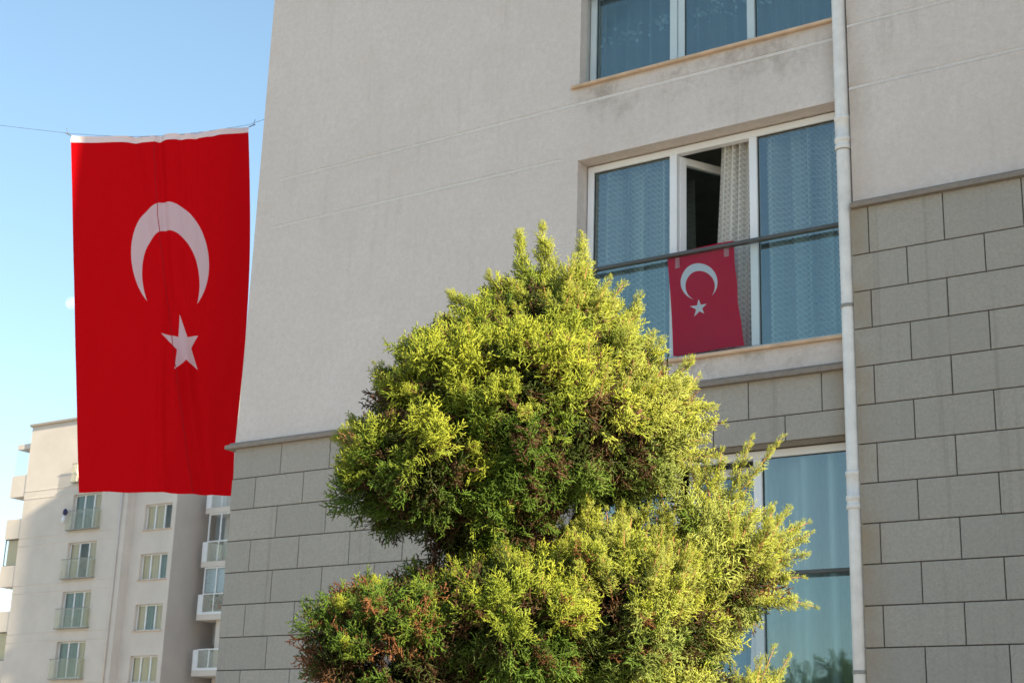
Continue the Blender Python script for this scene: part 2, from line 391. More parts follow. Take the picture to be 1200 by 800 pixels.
# stone cladding
def clad(u0, u1, z0, z1, h, wd, y, phase, ref_z, holes=(), seed=1):
    """running-bond slabs, 8 mm joints; ref_z = z of a bed joint, phase = u of an upright joint in the course below ref_z"""
    m = MB(); k = 0; J = .0045
    n0 = int(math.floor((z0 - ref_z) / h)); n1 = int(math.ceil((z1 - ref_z) / h))
    for c in range(n0, n1 + 1):
        a, t = ref_z + c * h, ref_z + (c + 1) * h
        if z1 - t < .1: t = z1
        a, t = max(a, z0), min(t, z1)
        if a >= z1 - .1: continue
        if t - a < .02: continue
        zc = [(a, t)]
        off = phase + (wd / 2 if (c % 2) else 0)
        i0 = int(math.floor((u0 - off) / wd)) - 1; i1 = int(math.ceil((u1 - off) / wd)) + 1
        for i in range(i0, i1):
            p, q = max(off + i * wd, u0), min(off + (i + 1) * wd, u1)
            if q - p < .03: continue
            segs = [(p, q, a, t)]
            for (hu0, hu1, hz0, hz1) in holes:
                out = []
                for (p_, q_, a_, t_) in segs:
                    if q_ <= hu0 or p_ >= hu1 or t_ <= hz0 or a_ >= hz1: out.append((p_, q_, a_, t_)); continue
                    if t_ > hz1: out.append((p_, q_, hz1, t_))
                    if a_ < hz0: out.append((p_, q_, a_, hz0))
                    if p_ < hu0: out.append((p_, hu0, max(a_, hz0), min(t_, hz1)))
                    if q_ > hu1: out.append((hu1, q_, max(a_, hz0), min(t_, hz1)))
                segs = out
            for (p_, q_, a_, t_) in segs:
                if q_ - p_ > .02 and t_ - a_ > .02: m.bbox(p_ + J, q_ - J, y - .022, y, a_ + J, t_ - J, .003)
    return m
hl = (WU0, WU1, wins[2][0], wins[2][1])
clad(CU, 3.44, 0, 5.03, .3265, .655, 0, -2.805, 4.045, (hl,)).build('stone_cladding', M['stone'], nb)
clad(RU0 - .022, RU1, 0, 6.35, .3165, .622, RY, 3.584, 5.309).build('stone_cladding', M['stone'], nb)
b = MB()                         # mortar bed behind the slabs
for (u0, u1, z0, z1) in rects(sorted({CU, WU0, WU1, RU0}), sorted({0, wins[2][0], wins[2][1], 5.05}), lambda u, z: WU0 < u < WU1 and wins[2][0] < z < wins[2][1]):
    b.quad((u0, -.006, z0), (u1, -.006, z0), (u1, -.006, z1), (u0, -.006, z1))
b.quad((RU0, RY - .006, 0), (RU1, RY - .006, 0), (RU1, RY - .006, 6.37), (RU0, RY - .006, 6.37))
b.build('mortar_bed', M['joint'], nb)
b = MB(); a, c = wins[2]
b.quad((WU0, -.006, a), (WU0, RV, a), (WU0, RV, c), (WU0, -.006, c)); b.quad((WU1, -.006, a), (WU1, RV, a), (WU1, RV, c), (WU1, -.006, c))
b.quad((WU0, -.006, c), (WU0, RV, c), (WU1, RV, c), (WU1, -.006, c)); b.quad((WU0, -.006, a), (WU1, -.006, a), (WU1, RV, a), (WU0, RV, a))
b.build('window_reveal', M['stone'], nb)
# string courses
prof = [(.0, 5.02), (-.080, 5.02), (-.080, 5.058), (-.016, 5.085), (0, 5.10)]
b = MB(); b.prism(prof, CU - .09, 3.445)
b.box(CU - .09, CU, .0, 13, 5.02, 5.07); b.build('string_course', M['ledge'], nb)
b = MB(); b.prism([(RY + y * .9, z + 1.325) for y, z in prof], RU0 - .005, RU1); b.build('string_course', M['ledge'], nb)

# windows
def frame_bars(m, u0, u1, z0, z1, y0, y1, t, tb=None):
    tb = t if tb is None else tb
    m.bbox(u0, u0 + t, y0, y1, z0, z1); m.bbox(u1 - t, u1, y0, y1, z0, z1)
    m.bbox(u0 + t, u1 - t, y0 + .002, y1, z1 - t, z1); m.bbox(u0 + t, u1 - t, y0 + .002, y1, z0, z0 + tb)
def pane(m, u0, u1, z0, z1, y):
    m.quad((u0, y, z0), (u1, y, z0), (u1, y, z1), (u0, y, z1))
WY = .17
def side(m, x, y0, y1, z0, z1):
    m.quad((x, y0, z0), (x, y1, z0), (x, y1, z1), (x, y0, z1))
MU = (1.585, 2.385)              # mullions (left edge), 9 cm wide
def window(k):
    a, c = wins[k]
    wn = empty('window', (0, 0, 0), 0, nb)
    m = MB(); L, Rr, B, T = WU0 + .012, WU1 - .012, a + .03, c - .012
    m.bbox(L, L + .065, WY, WY + .07, B, T); m.bbox(Rr - .055, Rr, WY, WY + .07, B, T)
    for mu in MU: m.bbox(mu, mu + .075, WY - .004, WY + .07, B + .05, T - .065)
    m.bbox(L + .065, Rr - .055, WY + .001, WY + .07, T - .065, T); m.bbox(L + .065, Rr - .055, WY + .001, WY + .07, B, B + .05)
    if k == 0: m.bbox(MU[0] + .08, MU[0] + .15, WY + .012, WY + .06, B + .05, T - .07)
    m.build('frame', M['white'], wn)
    g = MB(); pane(g, L + .065, MU[0], B + .05, T - .065, WY + .03); pane(g, MU[1] + .075, Rr - .055, B + .05, T - .065, WY + .03)
    if k == 0: pane(g, MU[0] + .075, MU[1], B + .05, T - .065, WY + .03)
    g.build('pane', M['glass'], wn)
    rb = MB()                    # dark gaskets round the glass
    for (p, q) in ((L + .065, MU[0]), (MU[1] + .075, Rr - .055)) + (((MU[0] + .15, MU[1]),) if k == 0 else ()):
        frame_bars(rb, p - .001, q + .001, B + .049, T - .064, WY + .018, WY + .032, .008)
    rb.build('gasket', M['rubber'], wn)
    # the middle leaf
    p, q = MU[0] + .085, MU[1] - .005
    if k:
        # swung or tilted inward about its hinge
        wdt, hgt = q - p, T - .07 - (B + .055)
        fr, gl = MB(), MB()
        frame_bars(fr, 0, wdt, 0, hgt, 0, .055, .07)
        pane(gl, .07, wdt - .07, .07, hgt - .07, .03)
        if k == 1: rotm = Matrix.Translation((p, WY + .05, B + .055)) @ Matrix.Rotation(R(62), 4, 'Z')
        else: rotm = Matrix.Translation((p, WY + .03, B + .055)) @ Matrix.Rotation(R(-5.5), 4, 'X')
        for mm in (fr, gl): mm.v = [tuple(rotm @ Vector(v)) for v in mm.v]
        fr.build('sash', M['white'], wn); gl.build('pane', M['glass'], wn)
    # sill
    if k < 2:
        s = MB(); s.bbox(WU0 - .075, WU1 + .03 if k else WU1 + .05, -.045, WY + .02, a - .028, a + .004, .006)
        s.build('sill', M['sill'], wn)
    else:
        s = MB(); s.bbox(WU0 - .02, WU1 + .02, -.045, WY + .02, a - .03, a + .004, .006); s.build('sill', M['sill'], wn)
    # room behind
    r = MB(); u0, u1, y0, y1, z0, z1 = WU0 - .7, WU1 + .6, RV + .002, 3.6, a - .05, a + 2.5
    r.quad((u0, y1, z0), (u1, y1, z0), (u1, y1, z1), (u0, y1, z1)); r.quad((u0, y0, z0), (u0, y1, z0), (u0, y1, z1), (u0, y0, z1))
    r.quad((u1, y0, z0), (u1, y1, z0), (u1, y1, z1), (u1, y0, z1)); r.quad((u0, y0, z1), (u1, y0, z1), (u1, y1, z1), (u0, y1, z1))
    r.quad((u0, y0, z0), (u1, y0, z0), (u1, y1, z0), (u0, y1, z0))
    for (x0, x1, c0, c1) in rects(sorted({u0, WU0, WU1, u1}), sorted({z0, a, c, z1}), lambda u, z: WU0 < u < WU1 and a < z < c):
        r.quad((x0, y0, c0), (x1, y0, c0), (x1, y0, c1), (x0, y0, c1))
    r.build('room', M['room'], wn)
    # glass balustrade in the reveal
    bl = empty('balustrade', (0, 0, 0), 0, nb)
    h = MB(); hz = a + 1.02 + .005; h.bbox(WU0 + .0, WU1 + .03, .085, .135, hz - .024, hz + .008, .004)
    h.build('handrail', M['rail'], bl)
    g = MB(); g.quad((WU0 + .01, .108, a + .02), (WU1 - .01, .108, a + .02), (WU1 - .01, .108, hz - .03), (WU0 + .01, .108, hz - .03)); g.build('glass_panel', M['rail_glass'], bl)
    g = MB(); g.bbox(WU0 + .01, WU1 - .01, .090, .130, a + .004, a + .03); g.build('bottom_rail', M['metal_grey'], bl)
for k in range(3): window(k)

# downpipe
dp = empty('drain_pipe', (0, 0, 0), 0, nb)
PX, PY = 3.372, -.088
b = MB(); b.tube([(PX, PY, z) for z in (0, 4, 7, 12, 20, TOP)], .060, 28); b.build('pipe', M['pipe'], dp, True)
def rings(zc, kind):
    m = MB()
    if kind == 'socket':
        m.tube([(PX, PY, zc + z) for z in (-.17, -.165, -.13, -.125, -.10, -.095, -.06, -.055, .10, .105, .135, .14)],
               [.061, .070, .070, .064, .064, .0715, .0715, .065, .065, .0705, .0705, .061], 28)
    else:
        m.tube([(PX, PY, zc + z) for z in (-.014, -.013, .013, .014)], [.061, .0665, .0665, .061], 28)
        m.box(PX + .055, PX + .092, PY - .008, PY + .008, zc - .013, zc + .013)
    return m
for zc in (4.02, 7.08, 11.5): rings(zc, 'socket').build('coupling', M['pipe'], dp, True)
for zc in (5.53, 6.92, 9.9, 2.6): rings(zc, 'clamp').build('pipe_clamp', M['metal_grey'], dp, False)

# ------------------------------------------------------------------ curtains (hang inside: things of their own)
def curtain(name, u0, u1, z0, z1, y, m, amp=.03, per=.13, seed=0, top_u=None, label='', cat='curtain', group='net curtains inside the near windows'):
    rnd = random.Random(seed); nu = int((u1 - u0) / .008) + 2; nv = 14
    ph = [rnd.uniform(0, 6.28) for _ in range(4)]
    P, UV = [], []
    for j in range(nv):
        t = j / (nv - 1); z = z0 + (z1 - z0) * t
        for i in range(nu):
            s = i / (nu - 1); a = u0 + (u1 - u0) * s
            if top_u: a = (top_u[0] + (top_u[1] - top_u[0]) * s) * t ** .8 + a * (1 - t ** .8)
            x = s * (u1 - u0)
            yy = amp * (math.sin(2 * math.pi * x / per + ph[0] + .5 * math.sin(x * 7 + ph[1] + t)) + .5 * math.sin(2 * math.pi * x / (per * 1.73) + ph[2] + .6 * t) * (1.2 - .5 * t))
            P.append((a - u0, y + yy - y, z - z0)); UV.append((x * 1.1 + .008 * math.sin(9 * x), z))
    b = MB(); b.grid(P, nu, nv, UV)
    o = b.build(name, m, None, True, W(u0, y, z0), FACE)
    return tag(o, label, cat, group)
CY = WY + .17
curtain('curtain', WU0 - .1, 1.64, 5.36, 7.46, CY, M['lace'], .075, .19, 1, label='lace net curtain behind the left pane of the middle floor window')
curtain('curtain', 1.93, 2.42, 5.36, 7.46, WY + .12, M['lace_dense'], .035, .10, 2, top_u=(2.06, 2.42), label='gathered lace curtain drawn aside in the open gap of the middle floor window')
curtain('curtain', 2.42, 3.4, 5.36, 7.46, CY + .06, M['lace'], .085, .20, 3, label='lace net curtain behind the right pane of the middle floor window, beside the pipe')
curtain('curtain', WU0 - .1, 3.4, 8.25, 10.4, CY, M['sheer'], .04, .13, 4, label='dim sheer curtain with a flowered band behind the top floor window')
curtain('curtain', WU0 - .1, 1.55, 2.42, 4.56, CY + .05, M['voile'], .05, .2, 5, label='pale voile curtain behind the left pane of the lowest window, behind the bush')
curtain('curtain', 1.58, 2.45, 2.42, 4.56, CY + .3, M['voile'], .03, .2, 6, label='pale voile curtain behind the tilted middle sash of the lowest window')
curtain('curtain', 2.40, 3.4, 2.42, 4.56, CY, M['voile'], .07, .26, 7, label='pale voile curtain in loose folds behind the right pane of the lowest window')

# ------------------------------------------------------------------ small flag in the open window
def lerp(a, b, t): return a + (b - a) * t
def small_flag():
    TL, TR, BR, BL = (781.0, 300.0), (858.5, 281.5), (872.5, 404.5), (787.5, 416.5)
    nu, nv = 70, 100; P, UV = [], []
    rnd = random.Random(5)
    for j in range(nv):
        t = j / (nv - 1)
        for i in range(nu):
            s = i / (nu - 1)
            x = lerp(lerp(TL[0], TR[0], s), lerp(BL[0], BR[0], s), t); y = lerp(lerp(TL[1], TR[1], s), lerp(BL[1], BR[1], s), t)
            x += 2.2 * math.sin(t * 3.1) * (1 - 2 * s) * .8 + .5 * math.sin(t * 17 + 1) * (s > .97)
            y -= 1.6 * math.sin(s * 3.14) * (1 - t)
            u, z = on_facade(x, y, .130)
            fold = .018 * math.sin(6 * s + 5.5 * t + 1) * t + .014 * math.sin(15 * s - 6 * t) * (1 - s) * t ** .5
            P.append((u, .130 + fold + .012, z)); UV.append(((x - 760) * 4.707, (y - 260) * 4.707))
    P = [(p[0] - 2.0, p[1] - .13, p[2] - 5.36) for p in P]
    b = MB(); b.grid(P, nu, nv, UV)
    # top hem rolled over the handrail
    star = [(273, 423), (317, 449), (301, 502), (246, 517), (225, 463)]
    m = flag_mat('small_flag_cloth', (274, 328, 101, 101), (280, 351, 80, 82), star, (.60, .004, .045), (.74, .82, .92), .30, skew=0)
    o = b.build('hung_flag', m, None, True, W(2.0, .13, 5.36), FACE)
    tag(o, 'small red flag with white crescent and star taped inside the glass of the open window', 'flag')
    m, n, oo = mat('clear_tape'); a = nd(n, 'ShaderNodeBsdfTransparent'); d = nd(n, 'ShaderNodeBsdfDiffuse', i_0=(.6, .5, .55, 1)); x = nd(n, 'ShaderNodeMixShader', i_0=.22)
    n.links.new(a.outputs[0], x.inputs[1]); n.links.new(d.outputs[0], x.inputs[2]); n.links.new(x.outputs[0], oo.inputs[0])
    for (x, y, ww, hh) in ((793.5, 308, 2.6, 6.5), (851, 295, 3., 6.)):
        u0_, z0_ = on_facade(x - ww, y + hh, .12); u1_, z1_ = on_facade(x + ww, y - hh, .12)
        tp = MB(); tp.box(u0_ - 2.0, u1_ - 2.0, -.006, -.005, z0_ - 5.36, z1_ - 5.36); tp.build('tape', m, o)
small_flag()

# ------------------------------------------------------------------ large hanging flag on its wire
FY = 17.0
def big_flag():
    top = lambda s: (lerp(83, 291, s), lerp(166.5, 154.5, s) + 5.0 * math.sin(math.pi * s) * (1 - .3 * s))
    bot = lambda s: (lerp(91.5, 272, s), lerp(576.5, 580.5, s) - 1.5 * math.sin(math.pi * s))
    nu, nv = 150, 260; P, UV = [], []
    for j in range(nv):
        t = j / (nv - 1)
        for i in range(nu):
            s = i / (nu - 1)
            a, c = top(s), bot(s)
            x, y = lerp(a[0], c[0], t), lerp(a[1], c[1], t)
            x += 9 * math.sin(math.pi * min(1, t * 1.15)) ** 1.0 * s ** 3 * (1 - .2 * t)      # right edge bellies out
            d = 0
            d += .020 * math.sin(2 * math.pi * (s * 3.2 + .18 * t)) * (.4 + t * .5)
            # pleats fanning down from the top towards the crescent
            for (s0, s1, wd, am) in ((.50, .56, .022, .035), (.62, .66, .02, .016), (.36, .50, .03, .022), (.70, .69, .018, .012), (.80, .78, .025, .012)):
                sc_ = lerp(s0, s1, min(1, t * 2.2)); d += am * math.exp(-((s - sc_) / wd) ** 2) * (1 - .75 * t)
            # diagonal drape from the star to the right hem
            q = (s - .58) - .42 * (t - .45); d += .05 * 2.2 * math.exp(-(q / .05) ** 2) * max(0, min(1, (t - .3) * 3)) * (1 - .5 * t)
            q = (s - .5) - .12 * (t - .5); d -= .03 * math.exp(-(q / .03) ** 2) * max(0, min(1, (t - .35) * 3))
            d += .004 * math.sin(40 * s + 9 * t) * math.sin(13 * t)
            p = on_y(x, y, FY + .0) ; p.y += d * 1.7
            P.append(p); UV.append((x - 8 * 0, y))
    return P, UV, nu, nv
P, UV, nu, nv = big_flag()
o0 = on_y(187, 579, FY)
fl = empty('hanging_flag', o0)
tag(fl, 'huge red flag with white crescent and star hanging from a wire at the left', 'flag')
m_big = flag_mat('flag_cloth', (199, 303, 45.5, 66.5), (200, 326, 33.5, 56.5), [(209, 366), (232, 393), (231.5, 433), (204, 431.5), (189.5, 391)],
                 (.66, .005, .009), (.72, .50, .54), .40, skew=.075)
b = MB(); b.grid([p - o0 for p in P], nu, nv, UV); cl = b.build('cloth', m_big, fl, True)
b = MB(); hp = []
top_pts = P[:nu]
nh = 5
for j in range(nh):
    for i, p in enumerate(top_pts):
        s = i / (nu - 1); q = p.copy(); h = .085 - .012 * s
        q.z += h * j / (nh - 1) - .006; q.y -= .006 + .006 * math.sin(j * 1.5 + s * 25); hp.append(q - o0)
b.grid(hp, nu, nh); m_, n_, o_ = mat('header_cloth'); princ(n_, o_, (.80, .65, .67), .9); b.build('header_band', m_, fl, True)
b = MB(); sp_ = []                # the sewn centre seam of the two widths of cloth
for t in range(0, nv, 6):
    i = int(lerp(.47, .745, (t / nv) ** 1.6) * nu); q = P[t * nu + i] - o0; q.y -= .004; sp_.append(q)
b.tube(sp_, .0042, 5); m_, n_, o_ = mat('seam_thread'); princ(n_, o_, (.42, .003, .01), .9); b.build('seam', m_, fl)
TLw = top_pts[0] + Vector((0, 0, .08)); TRw = top_pts[-1] + Vector((0, 0, .07))
for c, dx in ((TLw, -1), (TRw, 1)):   # corner ties
    b = MB()
    b.tube([c - o0, c - o0 + Vector((dx * .04, 0, .02)), c - o0 + Vector((dx * .075, 0, .035))], .006, 6)
    b.tube([c - o0 + Vector((dx * .05, 0, .02)), c - o0 + Vector((dx * .07, -.01, .10))], .003, 5)
    b.build('corner_tie', M['wire'], fl)
b = MB(); a = W(CU, 1.35, 9.75); far = on_y(-420, 66, 19.5); pts = [a]
for i in range(13):
    s = i / 12; p = TRw.lerp(TLw, s); p.z += .03 - .10 * math.sin(math.pi * s) * .9; pts.append(p + Vector((0, -.0, 0)))
for i in range(1, 9):
    s = i / 8; p = (TLw + Vector((0, 0, .03))).lerp(far, s); p.z -= .35 * math.sin(math.pi * s) * .4; pts.append(p)
o1 = a; b.tube([p - o1 for p in pts], .0022, 6); tag(b.build('support_wire', M['wire'], None, False, o1), 'thin sagging wire that carries the huge flag', 'wire')

# ------------------------------------------------------------------ far apartment building (facade plane y = 45 in the same frame)
FB = 45.0
fb = empty('distant_apartment_building', Q, FACE)
tag(fb, 'tall pale apartment block behind the flag with two columns of windows', 'building')
k_rows = [-1, 0, 1, 2, 3]
w_rows = [(17.16 - 2.715 * k, 15.18 - 2.715 * k) for k in k_rows]
v_rows = [(16.28 - 2.70 * k, 14.88 - 2.70 * k) for k in (-1, 0, 1, 2, 3)]
WA, WB = -59.98, -57.66; VA, VB = -54.68, -52.62
ST = -55.55                       # step in the facade
FT = 21.55
def faceplane(b, u0, u1, z0, z1, y, openings, depth=.28):
    us = sorted({u0, u1, *[o[0] for o in openings], *[o[1] for o in openings]}); zs = sorted({z0, z1, *[o[2] for o in openings], *[o[3] for o in openings]})
    for (a, c, e, g) in rects(us, zs, lambda u, z: any(o[0] < u < o[1] and o[2] < z < o[3] for o in openings)): b.quad((a, y, e), (c, y, e), (c, y, g), (a, y, g))
    for (a, c, e, g) in openings:
        b.quad((a, y, e), (a, y + depth, e), (a, y + depth, g), (a, y, g)); b.quad((c, y, e), (c, y + depth, e), (c, y + depth, g), (c, y, g))
        b.quad((a, y, g), (c, y, g), (c, y + depth, g), (a, y + depth, g)); b.quad((a, y, e), (c, y, e), (c, y + depth, e), (a, y + depth, e))
b = MB()
faceplane(b, -64.3, ST, 0, FT, FB, [(WA, WB, lo, hi) for hi, lo in w_rows])
b.quad((ST, FB, 0), (ST, FB + .55, 0), (ST, FB + .55, FT), (ST, FB, FT))
faceplane(b, ST, -52.3, 0, 19.6, FB + .55, [(VA, VB, lo, hi) for hi, lo in v_rows])
b.quad((-64.3, FB, FT), (ST, FB, FT), (ST, FB + 9, FT), (-64.3, FB + 9, FT)); b.quad((ST, FB + .5, 19.6), (-52.3, FB + .5, 19.6), (-52.3, FB + 9, 19.6), (ST, FB + 9, 19.6))
b.quad((-64.3, FB, 0), (-64.3, FB + 9, 0), (-64.3, FB + 9, FT), (-64.3, FB, FT))
b.build('wall', M['stucco_far'], fb)
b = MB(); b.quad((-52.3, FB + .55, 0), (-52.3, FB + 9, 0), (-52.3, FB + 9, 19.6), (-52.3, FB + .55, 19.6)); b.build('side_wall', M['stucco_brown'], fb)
b = MB()
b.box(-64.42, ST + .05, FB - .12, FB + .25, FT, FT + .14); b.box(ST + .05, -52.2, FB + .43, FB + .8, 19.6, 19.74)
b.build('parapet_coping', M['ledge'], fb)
b = MB()
for k in range(5):
    z = 17.66 - 2.715 * k
    for dz in (0, -.45): b.prism([(FB, z + dz), (FB - .018, z + dz + .01), (FB - .018, z + dz + .05), (FB, z + dz + .06)], -64.2, -55.9)
b.build('band_moulding', M['stucco_far'], fb)
b = MB(); b.prism([(FB + 1.5, FT + .14), (FB + 1.5, 22.0), (FB + .6, 22.5), (FB + .6, 22.7), (FB + 4, 22.7), (FB + 4, FT + .14)], -60.7, -58.6)
b.build('roof_hatch', M['metal_grey'], fb)
b = MB(); b.tube([(-55.95, FB - .07, 0), (-55.95, FB - .07, FT)], .055, 10); b.build('drain_pipe', M['stucco_far'], fb, True)
def far_window(i, a, c, lo, hi, y, bars, tall, parent, cols):
    wn = empty('window', (0, 0, 0), 0, parent); D = y + .17
    m = MB(); frame_bars(m, a + .01, c - .01, lo + .01, hi - .01, D, D + .06, .06)
    for x in bars: m.bbox(x - .045, x + .045, D - .004, D + .06, lo + .07, hi - .07)
    m.build('frame', M['white'], wn)
    g = MB(); pane(g, a + .07, c - .07, lo + .07, hi - .07, D + .03); g.build('pane', M['far_glass'], wn)
    s = MB(); s.bbox(a - .08, c + .08, y - .06, y + .17, lo - .05, lo + .004); s.build('sill', M['sill'], wn)
    r = MB(); r.quad((a - .2, D + .9, lo - .2), (c + .2, D + .9, lo - .2), (c + .2, D + .9, hi + .2), (a - .2, D + .9, hi + .2))
    r.quad((a - .2, y + .283, hi + .2), (c + .2, y + .283, hi + .2), (c + .2, D + .9, hi + .2), (a - .2, D + .9, hi + .2))
    r.quad((a - .2, y + .283, lo - .2), (a - .2, D + .9, lo - .2), (a - .2, D + .9, hi + .2), (a - .2, y + .283, hi + .2))
    r.quad((c + .2, y + .283, lo - .2), (c + .2, D + .9, lo - .2), (c + .2, D + .9, hi + .2), (c + .2, y + .283, hi + .2))
    r.build('room', M['room'], wn)
    # drawn curtains and blinds just behind each light
    xs = [a + .06] + list(bars) + [c - .06]
    for j, mm in enumerate(cols):
        if mm is None: continue
        cm = MB(); nu_ = 40; P_, UV_ = [], []
        for t in (0, 1):
            for q in range(nu_):
                s_ = q / (nu_ - 1); x = lerp(xs[j], xs[j + 1], s_)
                P_.append((x, D + .09 + .02 * math.sin(s_ * 38 + i), lerp(lo + .02, hi - .02, t))); UV_.append((x, t))
        cm.grid(P_, nu_, 2, UV_); cm.build('curtain', M[mm], wn, True)
    return wn
wc = [('teal', 'teal', 'cream'), ('teal', 'teal', 'cream'), ('cream', None, 'cream'), ('teal', 'teal', 'cream'), ('teal', 'teal', 'cream')]
for i, (hi, lo) in enumerate(w_rows):
    far_window(i, WA, WB, lo, hi, FB, (-59.18, -58.40), True, fb, wc[i])
    bl = empty('balustrade', (0, 0, 0), 0, fb); a, c = WA - .14, WB + .10; rz = lo + 1.0
    g = MB(); pane(g, a, c, lo - .02, rz, FB - .235); side(g, a, FB - .235, FB - .004, lo - .02, rz); side(g, c, FB - .235, FB - .004, lo - .02, rz); g.build('glass_panel', M['far_rail_glass'], bl)
    g = MB(); g.box(a - .02, c + .02, FB - .26, FB - .21, rz, rz + .04); g.box(a - .02, c + .02, FB - .26, FB - .003, lo - .07, lo - .02); g.build('handrail', M['metal_grey'], bl)
vc = [('cream', 'cream', 'cream'), ('cream', 'cream', None), ('cream', 'cream', 'teal'), ('cream', 'teal', 'cream'), ('cream', 'cream', 'cream')]
for i, (hi, lo) in enumerate(v_rows):
    far_window(i + 9, VA, VB, lo, hi, FB + .55, (-54.02, -53.30), False, fb, vc[i])
# corner balconies on the left edge
M['bal'] = M['stucco_far']
def corner_balcony(top, bottom, kind):
    e = empty('balcony', (0, 0, 0), 0, fb); m = MB(); X0, X1 = -65.62, -64.3; y0 = FB + .02
    if kind == 'open':            # parapet, open bay with a side screen, roof slab
        m.box(X0, X1 - .003, y0, y0 + 3, bottom, bottom + 1.28); m.box(X0 + .05, X1 - .003, y0 + .1, y0 + 3, top - .30, top)
        m.build('parapet', M['bal'], e)
        g = MB(); side(g, X0 + .06, y0 + .1, y0 + 2.9, bottom + 1.3, top - .3); pane(g, X0 + .06, X1 - .35, bottom + 1.3, top - .3, y0 + .1); g.build('glass_screen', M['far_glass'], e)
        g = MB(); g.box(X1 - .42, X1 - .01, y0 + .5, y0 + 2.9, bottom + 1.28, top - .3); g.build('post', M['room'], e)
    else:
        m.box(X0, X1 - .003, y0, y0 + 3, bottom, bottom + 1.2); m.box(X0, X1 - .003, y0, y0 + 3, top - 1.15, top); m.build('parapet', M['bal'], e)
        g = MB(); pane(g, X0 + .05, X1 - .06, bottom + 1.22, top - 1.17, y0 + .15); g.build('glass_screen', M['far_glass'], e)
        g = MB(); g.box(X0 + .04, X1 - .03, y0 + .3, y0 + .33, bottom + 1.2, top - 1.15); g.build('blind', M['cream'], e)
        g = MB(); frame_bars(g, X0 + .02, X1 - .003, bottom + 1.2, top - 1.15, y0 + .1, y0 + .16, .05); g.build('frame', M['rail'], e)
corner_balcony(20.62, 17.45, 'open')
corner_balcony(16.15, 12.25, 'closed')
corner_balcony(10.85, 6.9, 'closed')

# wing of glazed balconies to the right of the brown side wall
gb = empty('balcony_building', W(-49, 47, 0), FACE)
tag(gb, 'narrow strip of building with stacked glazed balconies seen beside the stone corner', 'building')
GX, GY = -49, 47
def Bx(m, x0, x1, y0, y1, z0, z1): m.box(x0 - GX, x1 - GX, y0 - GY, y1 - GY, z0, z1)
b = MB(); Bx(b, -51.25, -43, 48.25, 56, 0, 24); b.build('wall', M['stucco_far'], gb)
def balcony(z, kind, proj=0.):
    """z = underside of the slab"""
    e = empty('balcony', (0, 0, 0), 0, gb); X0, X1 = -51.55, -46.6; Y0 = 47.0 - proj
    m = MB(); Bx(m, X0, X1, Y0, 48.24, z, z + .30); m.build('slab', M['stucco_far'], e)
    m = MB(); Bx(m, X0, X0 + .30, Y0 + .004, 48.24, z + .303, z + 1.36); 
    if kind == 'solid': Bx(m, X0 + .303, X1, Y0 + .004, Y0 + .10, z + .303, z + .42)
    m.build('parapet', M['white'], e)
    g = MB(); pane(g, X0 + .34 - GX, X1 - GX, z + .33, z + 1.34, Y0 + .045 - GY); g.build('glass_panel', M['far_rail_glass'], e)
    g = MB(); Bx(g, X0 + .30, X1, Y0 + .02, Y0 + .08, z + 1.34, z + 1.40)
    for k in range(4): Bx(g, X0 + .30 + k * .8, X0 + .35 + k * .8, Y0 + .02, Y0 + .08, z + .304, z + 1.34)
    g.build('railing', M['white'], e)
    return e
for z, kd in ((15.80, 'g'), (12.90, 'g'), (10.10, 'solid'), (7.20, 'solid')): balcony(z, kd)
def glazing(z0, z1, kind):
    e = empty('balcony_glazing', (0, 0, 0), 0, gb); X0, X1 = -51.3, -46.6
    g = MB()
    for x in [X0 + k * .86 for k in range(6)]: Bx(g, x, x + .07, 47.06, 47.12, z0, z1)
    Bx(g, X0, X1, 47.055, 47.125, z1 - .06, z1 + .01); g.build('frame', M['white'], e)
    if kind == 'blind':
        g = MB(); k = 0; z = z0 + .05
        while z < z1 - .08: Bx(g, X0 + .05, X1, 47.16 + .01 * (k % 2), 47.18 + .01 * (k % 2), z, z + .11); z += .125; k += 1
        m_ = simple('pale_blue_slats', (.52, .60, .66), .5); g.build('blind', m_, e)
    g = MB(); pane(g, X0 - GX, X1 - GX, z0, z1, 47.09 - GY); g.build('pane', M['far_glass'], e)
glazing(14.32, 15.78, 'clear'); glazing(11.52, 12.88, 'blind')
b = MB(); Bx(b, -50.35, -49.9, 47.3, 48.24, 7.5, 10.1); b.build('pillar', M['stucco_far'], gb)
b = MB(); Bx(b, -51.2, -50.4, 48.0, 48.2, 8.9, 10.0)
for k in range(4): Bx(b, -51.2 + k * .24, -51.18 + k * .24, 47.97, 48.0, 8.9, 10.0)
b.build('shutter', M['metal_grey'], gb)
b = MB(); Bx(b, -50.9, -50.35, 48.20, 48.24, 13.2, 15.6); b.build('balcony_door', M['cream'], gb)
